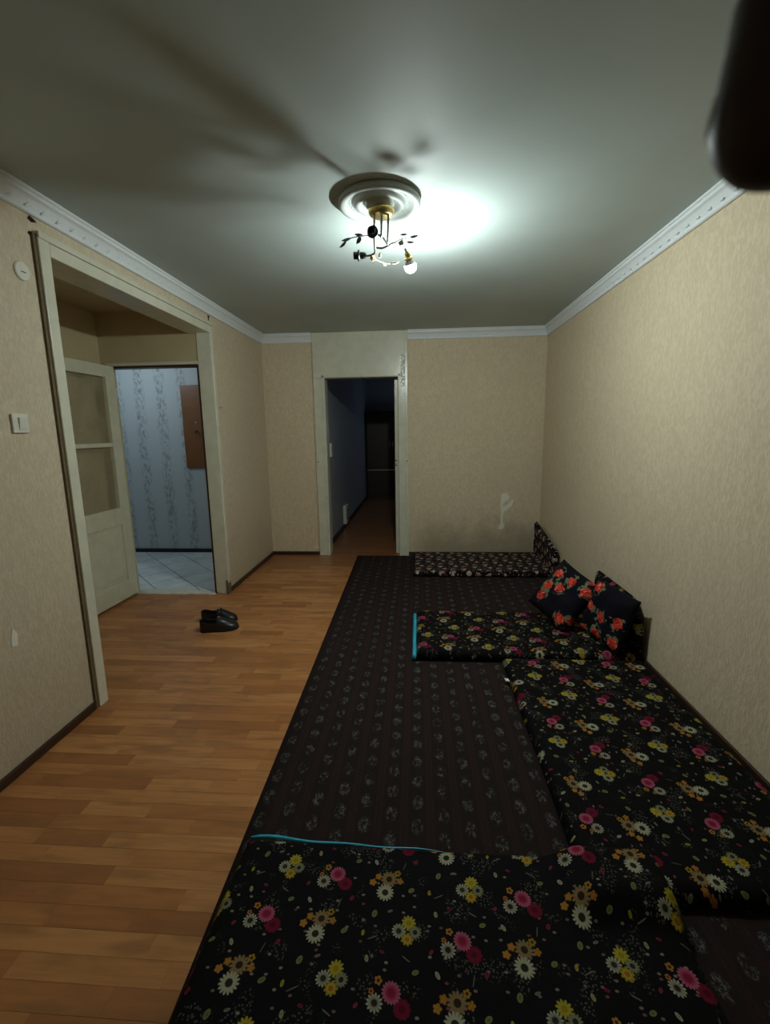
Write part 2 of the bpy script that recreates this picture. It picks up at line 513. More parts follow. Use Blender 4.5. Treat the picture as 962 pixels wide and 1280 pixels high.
M['wood'] = mat_plain('orange_brown_board', (0.20, 0.075, 0.022), 0.4, 0.4, 0.25, 8.0)
M['corridor_wall'] = mat_plain('blue_grey_corridor_paint', (0.42, 0.45, 0.47), 0.55, 0.35, 0.06, 3.0)
M['cabinet'] = mat_plain('dark_brown_veneer', (0.045, 0.022, 0.015), 0.4, 0.4, 0.25)
M['skin'] = mat_plain('skin_with_painted_shade', (0.030, 0.014, 0.009), 0.55, 0.3, 0.15, 200.0)  # nearly black: the shade on the finger's near side is put into the colour
M['nail'] = mat_plain('pale_fingernail', (0.75, 0.75, 0.72), 0.2, 0.5, 0.05)

mt, nt, b = new_mat('frosted_dusty_glass', 0.12, 0.5, (0.80, 0.74, 0.58))
b.inputs['Transmission Weight'].default_value = 0.0
b.inputs['Alpha'].default_value = 0.30
dust = nt.noise(obj_coord(nt), 7.0, 4.0)
nt.l(nt.ramp(dust, 0.3, 0.75, 0.22, 0.40), b.inputs['Alpha'])
nt.l(nt.mix(dust, (0.42, 0.36, 0.22), (0.55, 0.48, 0.31)), b.inputs['Base Color'])
M['glass'] = mt

mt = bpy.data.materials.new('glowing_bulb_dome')
mt.use_nodes = True
tree = mt.node_tree
tree.nodes.clear()
em = tree.nodes.new('ShaderNodeEmission')
em.inputs[0].default_value = (0.88, 1.0, 0.97, 1)
em.inputs[1].default_value = BULB_STRENGTH
out = tree.nodes.new('ShaderNodeOutputMaterial')
tree.links.new(em.outputs[0], out.inputs[0])
M['glow'] = mt

# ------------------------------------------------------------------ object helpers


def tag(o, label=None, cat=None, group=None, kind=None):
    if label: o['label'] = label
    if cat: o['category'] = cat
    if group: o['group'] = group
    if kind: o['kind'] = kind
    return o


def thing(name, label, cat, loc=(0, 0, 0), rotz=0.0, group=None, kind=None):
    o = bpy.data.objects.new(name, None)
    o.empty_display_size = 0.05
    o.location = loc
    o.rotation_euler = (0, 0, rotz)
    COL.objects.link(o)
    return tag(o, label, cat, group, kind)


def link_mesh(name, me, mat, parent=None):
    o = bpy.data.objects.new(name, me)
    if mat and not me.materials:
        me.materials.append(M[mat])
    COL.objects.link(o)
    if parent:
        o.parent = parent
    return o


def obj(name, bm, mat, parent=None, smooth=False, bevel=0.0):
    bmesh.ops.recalc_face_normals(bm, faces=bm.faces)
    me = bpy.data.meshes.new(name)
    bm.to_mesh(me)
    bm.free()
    if smooth:
        for p in me.polygons:
            p.use_smooth = True
    o = link_mesh(name, me, mat, parent)
    if bevel:
        md = o.modifiers.new('bevel', 'BEVEL')
        md.width = bevel
        md.segments = 2
        md.limit_method = 'ANGLE'
    return o


def struct(name, bm, mat, label, cat, parent=None, **kw):
    o = obj(name, bm, mat, parent, **kw)
    return tag(o, label, cat, kind='structure')


def box(bm, x0, x1, y0, y1, z0, z1):
    vs = [bm.verts.new(p) for p in ((x0, y0, z0), (x1, y0, z0), (x1, y1, z0), (x0, y1, z0), (x0, y0, z1), (x1, y0, z1), (x1, y1, z1), (x0, y1, z1))]
    for f in ((0, 3, 2, 1), (4, 5, 6, 7), (0, 1, 5, 4), (1, 2, 6, 5), (2, 3, 7, 6), (3, 0, 4, 7)):
        bm.faces.new([vs[i] for i in f])
    return bm


def boxes(*rows):
    bm = bmesh.new()
    for r in rows:
        box(bm, *r)
    return bm


def prism(bm, poly, axis, a0, a1):
    """extrude a 2D outline along an axis; outline coords are the other two axes in x,y,z order"""
    def P(p, a):
        q = list(p)
        q.insert(axis, a)
        return q
    lo = [bm.verts.new(P(p, a0)) for p in poly]
    hi = [bm.verts.new(P(p, a1)) for p in poly]
    n = len(poly)
    bm.faces.new(lo[::-1])
    bm.faces.new(hi)
    for i in range(n):
        bm.faces.new((lo[i], lo[(i + 1) % n], hi[(i + 1) % n], hi[i]))
    return bm


def lathe(bm, prof, seg=32, origin=(0, 0, 0), axis=(0, 0, 1)):
    """profile rows (radius, height along axis), closed at the ends where the radius is zero"""
    q = Vector((0, 0, 1)).rotation_difference(Vector(axis).normalized())
    o = Vector(origin)
    rings = []
    for r, h in prof:
        if r < 1e-6:
            rings.append([bm.verts.new(o + q @ Vector((0, 0, h)))])
        else:
            rings.append([bm.verts.new(o + q @ Vector((r * math.cos(2 * PI * i / seg), r * math.sin(2 * PI * i / seg), h))) for i in range(seg)])
    for a, c in zip(rings, rings[1:]):
        for i in range(seg):
            j = (i + 1) % seg
            if len(a) == 1 and len(c) == 1:
                continue
            if len(a) == 1:
                bm.faces.new((a[0], c[i], c[j]))
            elif len(c) == 1:
                bm.faces.new((a[i], a[j], c[0]))
            else:
                bm.faces.new((a[i], a[j], c[j], c[i]))
    if len(rings[0]) > 1: bm.faces.new(rings[0][::-1])
    if len(rings[-1]) > 1: bm.faces.new(rings[-1])
    return bm


def tube(bm, pts, radii, seg=10, caps=True):
    pts = [Vector(p) for p in pts]
    if not isinstance(radii, (list, tuple)):
        radii = [radii] * len(pts)
    rings = []
    prev = None
    for i, p in enumerate(pts):
        t = (pts[min(i + 1, len(pts) - 1)] - pts[max(i - 1, 0)]).normalized()
        if prev is None:
            nrm = t.orthogonal().normalized()
        else:
            nrm = (prev - t * prev.dot(t)).normalized()
        prev = nrm
        bi = t.cross(nrm)
        rings.append([bm.verts.new(p + radii[i] * (nrm * math.cos(2 * PI * k / seg) + bi * math.sin(2 * PI * k / seg))) for k in range(seg)])
    for a, c in zip(rings, rings[1:]):
        for i in range(seg):
            j = (i + 1) % seg
            bm.faces.new((a[i], a[j], c[j], c[i]))
    if caps:
        bm.faces.new(rings[0][::-1])
        bm.faces.new(rings[-1])
    return bm


def curve_pts(ctrl, n=24):
    """Catmull-Rom through control points"""
    P = [Vector(c) for c in ctrl]
    P = [2 * P[0] - P[1]] + P + [2 * P[-1] - P[-2]]
    out = []
    segs = len(P) - 3
    for i in range(segs):
        a, b_, c, d = P[i:i + 4]
        k = max(2, n // segs)
        for j in range(k):
            t = j / k
            out.append(0.5 * ((2 * b_) + (c - a) * t + (2 * a - 5 * b_ + 4 * c - d) * t * t + (3 * b_ - a - 3 * c + d) * t ** 3))
    out.append(P[-2])
    return out


# ------------------------------------------------------------------ the room shell
Y_NEAR = -0.9
ALC_Y0, ALC_Y1 = 2.20, 3.876           # the opening in the left wall
ALC_X = -0.955                         # far side of the alcove
OPEN_TOP = 2.255
DOOR_X0, DOOR_X1, DOOR_TOP = 0.702, 1.511, 2.02      # doorway in the back wall
HALL_Y = 5.325
WT = 0.10

# floor: slab, laminate strips, the alcove too
floor = struct('floor', boxes((-1.05, 1.2, Y_NEAR, 5.21, -0.10, -0.008), (1.2, ROOM_W + 0.1, Y_NEAR, 5.08, -0.10, 0.0), (1.2, ROOM_W + 0.1, 5.08, 5.21, -0.10, -0.008)), 'joint',
               'orange brown wood-look laminate floor of short strips', 'floor')
plank_cache = {}


def plank_mesh(n):
    if n not in plank_cache:
        L = n * 0.02
        bm = bmesh.new()
        t, e, w = 0.008, 0.0004, 0.066
        x0, x1, y0, y1 = 0.0002, L - 0.0002, 0.0002, w - 0.0002
        low = [bm.verts.new(p) for p in ((x0, y0, 0), (x1, y0, 0), (x1, y1, 0), (x0, y1, 0))]
        mid = [bm.verts.new(p) for p in ((x0, y0, t - e), (x1, y0, t - e), (x1, y1, t - e), (x0, y1, t - e))]
        top = [bm.verts.new(p) for p in ((x0 + e, y0 + e, t), (x1 - e, y0 + e, t), (x1 - e, y1 - e, t), (x0 + e, y1 - e, t))]
        for a, c in ((low, mid), (mid, top)):
            for i in range(4):
                j = (i + 1) % 4
                bm.faces.new((a[i], a[j], c[j], c[i]))
        bm.faces.new(top)
        me = bpy.data.meshes.new('plank')
        bm.to_mesh(me)
        bm.free()
        me.materials.append(M['plank'])
        plank_cache[n] = me
    return plank_cache[n]


rng = random.Random(11)
plank_count = 0
rest = bmesh.new()
row = 0
y = 0.66 + (5.2145 - 0.66) % 0.066
while y + 0.066 < 5.23:
    in_alcove = ALC_Y0 - 0.07 <= y < ALC_Y1 - 0.01
    x = ALC_X if in_alcove else 0.0
    end = 1.2 if y < 5.07 else 1.64
    first = True
    while x < end - 1e-4:
        n = rng.choice((13, 16, 19, 22, 24, 27))
        if first:
            n = rng.choice((6, 9, 13, 17, 21))
            first = False
        left = int(round((end - x) / 0.02))
        if left - n < 5:
            n = max(left, 1)
        if plank_count < 290:
            o = bpy.data.objects.new('plank', plank_mesh(n))
            o.location = (x, y, -0.008)
            o.parent = floor
            COL.objects.link(o)
            plank_count += 1
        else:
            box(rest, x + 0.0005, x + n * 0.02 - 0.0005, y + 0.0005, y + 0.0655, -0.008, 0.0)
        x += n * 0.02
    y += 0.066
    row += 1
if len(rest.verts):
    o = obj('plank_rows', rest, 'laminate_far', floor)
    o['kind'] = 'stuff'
else:
    rest.free()

struct('ceiling', boxes((-0.2, ROOM_W + 0.1, Y_NEAR, ROOM_D + 0.12, ROOM_H, ROOM_H + 0.1)), 'ceiling', 'pale grey-white painted ceiling with soft sheen', 'ceiling')

wall_left = struct('wall_left', boxes((-0.14, 0, Y_NEAR, ALC_Y0 - 0.02, -0.02, ROOM_H), (-0.17, 0, ALC_Y0 - 0.02, ALC_Y1, OPEN_TOP + 0.02, ROOM_H),
                                      (-WT, 0, ALC_Y1, ROOM_D + 0.12, -0.02, ROOM_H)), 'wall_left', 'beige embossed wallpaper wall on the side of the hall opening', 'wall')
struct('wall_right', boxes((ROOM_W, ROOM_W + 0.1, Y_NEAR, ROOM_D + 0.12, -0.02, ROOM_H)), 'wall', 'plain beige embossed wallpaper wall beside the mattresses', 'wall')
wall_back = struct('wall_back', boxes((0, DOOR_X0 - 0.02, ROOM_D, ROOM_D + 0.12, -0.02, ROOM_H), (DOOR_X0 - 0.02, DOOR_X1 + 0.02, ROOM_D, ROOM_D + 0.12, DOOR_TOP + 0.02, ROOM_H),
                                      (DOOR_X1 + 0.02, ROOM_W, ROOM_D, ROOM_D + 0.12, -0.02, ROOM_H)), 'wall_back', 'beige wallpaper end wall pierced by the dark doorway', 'wall')
struct('wall_near', boxes((-0.14, ROOM_W + 0.1, Y_NEAR - 0.1, Y_NEAR, -0.02, ROOM_H)), 'wall', 'beige wallpaper wall behind the viewer', 'wall')

# marks on the walls
def flat_poly(name, mat, parent, wall, pts, thick=0.0025):
    bm = bmesh.new()
    if wall == 'left':
        prism(bm, pts, 0, 0.0, thick)
    else:
        prism(bm, pts, 1, ROOM_D - thick, ROOM_D)
    return obj(name, bm, mat, parent)


def zp(x, y):
    return (2.692 + (x - 232.6) * 0.00116, 0.692 - (y - 160) * 0.00116)


tag(flat_poly('torn_patch', 'plaster', wall_back, 'back', [zp(*q) for q in ((212, 140), (262, 128), (292, 165), (285, 195), (255, 210), (232, 235), (224, 262), (243, 262), (285, 235), (318, 190), (333, 205), (318, 255), (280, 290), (245, 312), (233, 345), (232, 420), (250, 445), (243, 478), (212, 494), (190, 482), (196, 452), (212, 436), (214, 330), (208, 230))], 0.004),
    'white plaster patch where the wallpaper is torn off')
tag(flat_poly('torn_patch', 'plaster', wall_left, 'left', [(1.705, 0.555), (1.735, 0.55), (1.742, 0.60), (1.722, 0.635), (1.708, 0.59)]), 'small white torn patch low on the wall')
flat_poly('nail_hole', 'hole', wall_left, 'left', [(2.115, 2.385), (2.135, 2.378), (2.165, 2.388), (2.15, 2.396), (2.125, 2.402)], 0.003)
flat_poly('nail_hole', 'hole', wall_left, 'left', [(2.105, 2.325), (2.115, 2.318), (2.124, 2.326), (2.116, 2.336)], 0.003)
flat_poly('wall_crack', 'hole', wall_left, 'left', [(3.90, 2.40), (3.93, 2.395), (3.93, 2.385), (3.915, 2.38), (3.913, 2.345), (3.905, 2.345), (3.903, 2.38)], 0.003)
tag(flat_poly('torn_patch', 'plaster', wall_back, 'back', [(0.505, 0.075), (0.555, 0.085), (0.557, 0.10), (0.535, 0.098), (0.508, 0.09)], 0.003), 'small white scrape above the skirting')
bm = bmesh.new()
tube(bm, [(0, 3.985, 1.655), (0.035, 3.985, 1.66)], 0.003, 6)
lathe(bm, [(0, 0), (0.006, 0), (0.006, 0.003), (0, 0.003)], 10, (0.034, 3.985, 1.66), (1, 0, 0.1))
obj('nail', bm, 'steel', wall_left)

# skirtings
struct('baseboard_left', boxes((0, 0.016, Y_NEAR, 2.112, 0, 0.042), (0, 0.016, 3.93, ROOM_D, 0, 0.042)), 'skirting', 'dark brown skirting strip along the left wall', 'baseboard', bevel=0.004)
struct('baseboard_back', boxes((0.016, 0.572, ROOM_D - 0.016, ROOM_D, 0, 0.042), (1.622, ROOM_W - 0.016, ROOM_D - 0.016, ROOM_D, 0, 0.042)), 'skirting', 'dark brown skirting strip along the end wall', 'baseboard', bevel=0.004)
struct('baseboard_right', boxes((ROOM_W - 0.016, ROOM_W, Y_NEAR, ROOM_D, 0, 0.042)), 'skirting', 'dark brown skirting strip behind the mattresses', 'baseboard', bevel=0.004)

# cornices: profile (out from the wall, down from the ceiling)
CORN = [(0, 0), (.052, 0), (.053, .008), (.049, .013), (.043, .014), (.042, .020), (.046, .025), (.045, .031), (.036, .036), (.030, .042), (.022, .056), (.016, .070), (.013, .082), (.017, .085), (.018, .092), (.013, .0964), (0, .0964)]


def leafy(bm, c, along, out, size):
    """a shallow embossed leaf lying on the slanted band of the cornice"""
    a = Vector(along)
    n = Vector(out).normalized()
    s = n.cross(a).normalized()
    c = Vector(c)
    ring = [bm.verts.new(c + a * (size * math.cos(t)) * 1.0 + s * (size * 0.42 * math.sin(t) + size * 0.25 * math.cos(t))) for t in [i * PI / 3 for i in range(6)]]
    top = bm.verts.new(c + n * 0.0045)
    for i in range(6):
        bm.faces.new((ring[i], ring[(i + 1) % 6], top))


def cornice(name, side, a0, a1, label):
    bm = bmesh.new()
    if side == 'left':
        prism(bm, [(p, ROOM_H - d) for p, d in CORN], 1, a0, a1)
    elif side == 'right':
        prism(bm, [(ROOM_W - p, ROOM_H - d) for p, d in CORN], 1, a0, a1)
    else:
        prism(bm, [(ROOM_D - p, ROOM_H - d) for p, d in CORN], 0, a0, a1)
    o = struct(name, bm, 'cornice', label, 'cornice')
    rb = bmesh.new()
    a = a0 + 0.03
    k = 0
    while a < a1 - 0.03:
        z = ROOM_H - 0.060 - 0.006 * (-1) ** k
        p = 0.0205 + 0.003 * (-1) ** k
        if side == 'left':
            leafy(rb, (p, a, z), (0, 1, 0.35 * (-1) ** k), (1, 0, -.45), 0.017)
        elif side == 'right':
            leafy(rb, (ROOM_W - p, a, z), (0, 1, 0.35 * (-1) ** k), (-1, 0, -.45), 0.017)
        else:
            leafy(rb, (a, ROOM_D - p, z), (1, 0, 0.35 * (-1) ** k), (0, -1, -.45), 0.017)
        a += 0.045
        k += 1
    r = obj('leaf_relief', rb, 'cornice', o)
    r['kind'] = 'stuff'
    return o


cornice('trim_1', 'left', Y_NEAR, ROOM_D, 'white embossed cornice above the hall opening')
cornice('trim_2', 'right', Y_NEAR, ROOM_D, 'white embossed cornice above the plain right wall')
cornice('trim_3', 'back', 0.0, 0.572, 'short white cornice piece left of the dark doorway')
cornice('trim_4', 'back', 1.622, ROOM_W, 'white cornice from the dark doorway to the corner')

# casing of the wide opening in the left wall
t5 = thing('trim_5', 'cream painted casing around the wide hall opening', 'door casing', (0.0, ALC_Y0, 0), kind='structure')


def in_t5(name, bm, mat, bevel=0.0):
    o = obj(name, bm, mat, t5, bevel=bevel)
    o.location = (0, -ALC_Y0, 0)
    return o


in_t5('jamb', boxes((-0.145, 0.022, 2.135, ALC_Y0, 0, 2.335)), 'paint', 0.004)
in_t5('edge_strip', boxes((0, 0.012, 2.118, 2.134, 0, 2.335)), 'chip_and_gap_shade', 0.002)  # dark brown strip paints in the shadow gap along the casing
in_t5('head', boxes((-0.172, 0.022, ALC_Y0, ALC_Y1, OPEN_TOP, 2.315)), 'paint', 0.004)
in_t5('head_strip', boxes((0, 0.028, 2.135, 3.93, 2.316, 2.345)), 'paint', 0.003)
bm = bmesh.new()
prism(bm, [(-0.10, 0.02), (-0.06, 0.0), (0.004, 0.0), (0.014, 0.10), (0.022, 0.16), (0.022, 2.315), (-0.10, 2.315)], 1, ALC_Y1 - 0.006, 3.915)
in_t5('jamb', bm, 'paint', 0.004)
in_t5('edge_strip', boxes((0, 0.014, 3.916, 3.929, 0.14, 2.345)), 'paint', 0.002)
bm = bmesh.new()
prism(bm, [(0.0, 0.0), (0.016, 0.0), (0.018, 0.07), (0.012, 0.12), (0.004, 0.135), (0.0, 0.13)], 1, 3.86, 3.925)
tag(in_t5('broken_edge', bm, 'chip_and_gap_shade'), 'bare chipped brown edge at the foot')

# alcove behind the opening
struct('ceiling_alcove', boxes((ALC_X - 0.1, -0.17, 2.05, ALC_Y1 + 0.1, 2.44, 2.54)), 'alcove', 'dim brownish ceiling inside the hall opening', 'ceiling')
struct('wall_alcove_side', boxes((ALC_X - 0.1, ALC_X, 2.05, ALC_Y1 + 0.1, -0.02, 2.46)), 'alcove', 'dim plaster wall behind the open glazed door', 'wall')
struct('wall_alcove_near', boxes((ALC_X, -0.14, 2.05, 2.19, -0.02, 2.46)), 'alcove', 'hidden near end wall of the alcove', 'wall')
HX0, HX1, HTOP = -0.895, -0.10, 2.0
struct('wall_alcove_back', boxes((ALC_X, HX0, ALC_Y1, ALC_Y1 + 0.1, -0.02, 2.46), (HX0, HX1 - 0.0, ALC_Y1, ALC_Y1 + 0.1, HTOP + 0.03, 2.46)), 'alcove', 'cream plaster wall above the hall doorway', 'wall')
t6 = thing('trim_6', 'thin cream and brown frame of the hall doorway', 'door frame', (HX0, ALC_Y1, 0), kind='structure')
for nm, r, mt_ in (('head', (HX0 - 0.01, HX1 - 0.002, ALC_Y1 - 0.012, ALC_Y1 + 0.03, HTOP + 0.008, HTOP + 0.034), 'paint'),
                   ('head_rebate', (HX0, HX1 - 0.002, ALC_Y1 + 0.0, ALC_Y1 + 0.09, HTOP - 0.008, HTOP + 0.007), 'skirting'),
                   ('jamb_rebate', (HX1 - 0.016, HX1 - 0.002, ALC_Y1 - 0.004, ALC_Y1 + 0.09, 0.0, HTOP - 0.008), 'skirting')):
    o = obj(nm, boxes(r), mt_, t6, bevel=0.002)
    o.location = (-HX0, -ALC_Y1, 0)
# broken cement threshold
bm = bmesh.new()
rg = random.Random(3)
pts = [(HX0 + 0.01 + i * 0.0555, ALC_Y1 - 0.035 + rg.uniform(-0.008, 0.008)) for i in range(15)]
pts2 = [(HX0 + 0.01 + i * 0.0555, ALC_Y1 + 0.085 + rg.uniform(-0.03, 0.03)) for i in range(15)]
prism(bm, pts + pts2[::-1], 2, 0.0, 0.007)
struct('trim_7', bm, 'cement', 'rough pale cement threshold of the hall doorway', 'threshold')

# open door leaf in the alcove, hinged at the far end
DX, DY1, DLEN = -0.84, 3.845, 0.72
d1 = thing('door_1', 'open cream door with two dusty glass panes', 'door', (DX, DY1, 0.02), math.radians(-1.5), kind='structure')


def leaf_part(name, y0, y1, z0, z1, x0=-0.019, x1=0.019, mat='door_paint', bevel=0.003, parent=None):
    return obj(name, boxes((x0, x1, -y1, -y0, z0, z1)), mat, parent or d1, bevel=bevel)


leaf_part('stile', 0.0, 0.115, 0.0, 1.98)
leaf_part('stile', DLEN - 0.115, DLEN, 0.0, 1.98)
leaf_part('rail', 0.115, DLEN - 0.115, 1.885, 1.98)
leaf_part('rail', 0.115, DLEN - 0.115, 0.655, 0.80)
leaf_part('rail', 0.115, DLEN - 0.115, 0.0, 0.16)
leaf_part('glazing_bar', 0.115, DLEN - 0.115, 1.318, 1.352, -0.014, 0.017)
pn = leaf_part('panel', 0.113, DLEN - 0.113, 0.158, 0.657, -0.008, 0.008)
leaf_part('panel_field', 0.16, DLEN - 0.16, 0.205, 0.61, 0.0075, 0.013, bevel=0.006, parent=pn)
for (za, zb) in ((0.80, 1.318), (1.352, 1.885)):
    p = leaf_part('pane', 0.113, DLEN - 0.113, za - 0.002, zb + 0.002, -0.011, -0.007, 'glass', 0)
for z in (0.25, 1.72):
    bm = bmesh.new()
    tube(bm, [(0.02, 0.004, z), (0.02, 0.004, z + 0.09)], 0.006, 8)
    obj('hinge', bm, 'door_paint', d1)

# hallway behind
hf = struct('floor_hall', boxes((-2.5, -WT, ALC_Y1 + 0.02, HALL_Y, -0.1, -0.006)), 'grout', 'white diagonal tile floor of the hallway', 'floor')


def clip(poly, x0, x1, y0, y1):
    for ax, lim, sg in ((0, x0, 1), (0, x1, -1), (1, y0, 1), (1, y1, -1)):
        out_ = []
        for i in range(len(poly)):
            p, q = poly[i], poly[(i + 1) % len(poly)]
            dp, dq = sg * (p[ax] - lim), sg * (q[ax] - lim)
            if dp >= 0: out_.append(p)
            if dp * dq < 0:
                t = dp / (dp - dq)
                out_.append((p[0] + t * (q[0] - p[0]), p[1] + t * (q[1] - p[1])))
        poly = out_
        if len(poly) < 3: return []
    return poly


TS = 0.30
for i in range(-14, 15):
    for j in range(-14, 15):
        cx = -1.1 + (i - j) * TS / math.sqrt(2)
        cy = 4.55 + (i + j) * TS / math.sqrt(2)
        r = (TS / 2 - 0.004) * math.sqrt(2)
        pl = clip([(cx - r, cy), (cx, cy - r), (cx + r, cy), (cx, cy + r)], -2.4, -WT, ALC_Y1 + 0.03, HALL_Y)
        if len(pl) >= 3:
            bm = bmesh.new()
            prism(bm, pl, 2, -0.006, 0.0 + rng.uniform(-0.001, 0.001))
            obj('tile', bm, 'tile', hf)
struct('wall_hall_back', boxes((-2.5, -WT, HALL_Y, HALL_Y + 0.1, -0.1, 2.5)), 'hall_paper', 'blue-grey streaked wallpaper wall of the hallway', 'wall')
struct('wall_hall_left', boxes((-2.5, -2.4, ALC_Y1 + 0.1, HALL_Y, -0.1, 2.5)), 'hall_paper', 'unseen end wall of the hallway', 'wall')
struct('wall_hall_near', boxes((-2.5, ALC_X - 0.1, ALC_Y1, ALC_Y1 + 0.1, -0.1, 2.5)), 'hall_paper', 'unseen near wall of the hallway', 'wall')
struct('ceiling_hall', boxes((-2.5, -WT, ALC_Y1 + 0.1, HALL_Y, 2.46, 2.56)), 'ceiling', 'ceiling of the hallway', 'ceiling')
struct('baseboard_hall', boxes((-2.4, -WT, HALL_Y - 0.014, HALL_Y, 0, 0.045)), 'black_skirting', 'black skirting along the hallway wall', 'baseboard')
tb = thing('coat_board', 'brown wooden coat board with a hook on the hallway wall', 'coat rack', (-0.85, HALL_Y, 1.037))
bd = obj('board', boxes((-0.165, 0.17, -0.022, 0, 0, 0.955)), 'wood', tb, bevel=0.003)
bm = bmesh.new()
lathe(bm, [(0, 0), (.016, 0), (.016, .005), (0, .005)], 12, (0.0, -0.027, 0.42), (0, 1, 0))
tube(bm, curve_pts([(0, -0.027, 0.44), (0, -0.05, 0.43), (0, -0.065, 0.40), (0, -0.075, 0.44)], 12), 0.006, 8)
obj('hook', bm, 'bronze', tb)
bm = bmesh.new()
lathe(bm, [(0, 0), (.007, 0), (.007, .004), (0, .004)], 10, (-0.01, -0.026, 0.53), (0, 1, 0))
obj('screw', bm, 'steel', tb)

# casing of the doorway in the back wall
t8 = thing('trim_8', 'cream painted panel and casing around the dark doorway', 'door casing', (0.573, ROOM_D, 0), kind='structure')


def in_t8(name, bm, mat, bevel=0.0):
    o = obj(name, bm, mat, t8, bevel=bevel)
    o.location = (-0.573, -ROOM_D, 0)
    return o


YF = ROOM_D - 0.032
in_t8('jamb', boxes((0.573, DOOR_X0, YF, ROOM_D + 0.125, 0, DOOR_TOP)), 'paint', 0.004)
in_t8('jamb', boxes((DOOR_X1, 1.622, YF, ROOM_D + 0.125, 0, DOOR_TOP)), 'paint', 0.004)
in_t8('head_panel', boxes((0.573, 1.622, YF, ROOM_D + 0.125, DOOR_TOP + 0.001, ROOM_H)), 'paint', 0.004)
bm = boxes((DOOR_X0 - 0.03, DOOR_X0 - 0.006, YF - 0.008, YF + 0.002, 0, DOOR_TOP + 0.03), (DOOR_X1 + 0.006, DOOR_X1 + 0.024, YF - 0.008, YF + 0.002, 0, DOOR_TOP + 0.03), (DOOR_X0 - 0.03, DOOR_X1 + 0.024, YF - 0.008, YF + 0.002, DOOR_TOP + 0.008, DOOR_TOP + 0.032))
in_t8('bead', bm, 'paint', 0.003)
in_t8('bead', boxes((1.590, 1.618, YF - 0.006, YF + 0.002, 0, ROOM_H - 0.002)), 'paint', 0.003)
bm = bmesh.new()
gw, gh = 22, 80
gg = []
for j in range(gh + 1):
    r_ = []
    for i in range(gw + 1):
        fx_, fz_ = i / gw, j / gh
        env = max(0.0, 1 - (2 * fx_ - 1) ** 2) ** 0.5 * max(0.0, 1 - (2 * fz_ - 1) ** 2) ** 0.5
        x_, z_ = 1.538 + 0.072 * fx_, 1.90 + 0.38 * fz_
        h_ = 0.0055 * env * max(0.0, 0.25 + noise.noise(Vector((x_ * 75, 3.0, z_ * 40))) + 0.5 * noise.noise(Vector((x_ * 170, 1.0, z_ * 95))))
        r_.append(bm.verts.new((x_, YF + 0.0006 - h_, z_)))
    gg.append(r_)
for j in range(gh):
    for i in range(gw):
        bm.faces.new((gg[j][i], gg[j][i + 1], gg[j + 1][i + 1], gg[j + 1][i]))
tag(in_t8('flaked_paint', bm, 'glossy_flakes'), 'lumpy flaking glossy paint')
in_t8('door_stop', boxes((1.468, 1.512, ROOM_D + 0.085, ROOM_D + 0.125, 0.0, DOOR_TOP - 0.02)), 'paint', 0.003)
for z in (1.045, 1.10):
    bm = bmesh.new()
    tube(bm, curve_pts([(1.49, ROOM_D + 0.08, z), (1.475, ROOM_D + 0.07, z + 0.004), (1.455, ROOM_D + 0.07, z - 0.006), (1.452, ROOM_D + 0.085, z - 0.012)], 12), 0.005, 8)
    in_t8('latch_hook', bm, 'bronze')
for (x, z) in ((0.60, 1.10), (1.605, 1.10)):
    bm = bmesh.new()
    lathe(bm, [(0, 0), (.008, 0), (.008, .004), (0, .004)], 10, (x, YF - 0.008, z), (0, 1, 0))
    in_t8('screw', bm, 'bronze')

# dark corridor beyond
CY0, CY1 = ROOM_D + 0.12, 10.3
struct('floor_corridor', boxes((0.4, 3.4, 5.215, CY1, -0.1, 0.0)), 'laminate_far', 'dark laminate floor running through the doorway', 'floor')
bm = bmesh.new()
prism(bm, [(0.40, CY0), (0.60, CY0), (0.62, CY1), (0.40, CY1)], 2, -0.02, 2.5)
wcl = struct('wall_corridor_left', bm, 'corridor_wall', 'bluish painted wall seen through the dark doorway', 'wall')
struct('wall_corridor_back', boxes((0.4, 3.4, CY1, CY1 + 0.1, -0.02, 2.5)), 'corridor_wall', 'far end wall of the dark room', 'wall')
struct('wall_corridor_right', boxes((3.3, 3.4, CY0, CY1, -0.02, 2.5)), 'corridor_wall', 'unseen right wall of the dark room', 'wall')
struct('ceiling_corridor', boxes((0.4, 3.4, CY0, CY1, 2.5, 2.6)), 'corridor_wall', 'dark ceiling of the room beyond', 'ceiling')
struct('baseboard_corridor', boxes((0.60, 0.635, CY0, CY1 - 0.5, 0, 0.05)), 'black_skirting', 'black skirting along the corridor wall', 'baseboard')

cb = thing('cabinet', 'tall dark brown cabinet at the far end of the dark room', 'cabinet', (1.1, 10.27, 0))
obj('body', boxes((-0.44, 0.6, -0.48, 0, 0, 1.85)), 'cabinet', cb, bevel=0.004)
for x0, x1 in ((-0.43, 0.075), (0.085, 0.59)):
    dd = obj('door', boxes((x0, x1, -0.502, -0.481, 0.66, 1.83)), 'cabinet', cb, bevel=0.003)
    bm = bmesh.new()
    tube(bm, [((0.05 if x0 < 0 else 0.11), -0.515, 1.1), ((0.05 if x0 < 0 else 0.11), -0.515, 1.22)], 0.006, 8)
    obj('handle', bm, 'steel', dd)
    obj('drawer', boxes((x0, x1, -0.502, -0.481, 0.08, 0.60)), 'cabinet', cb, bevel=0.003)
tag(obj('ledge', boxes((-0.44, 0.6, -0.52, -0.481, 0.612, 0.632)), 'steel', cb, bevel=0.002), 'pale metal strip above the drawers')

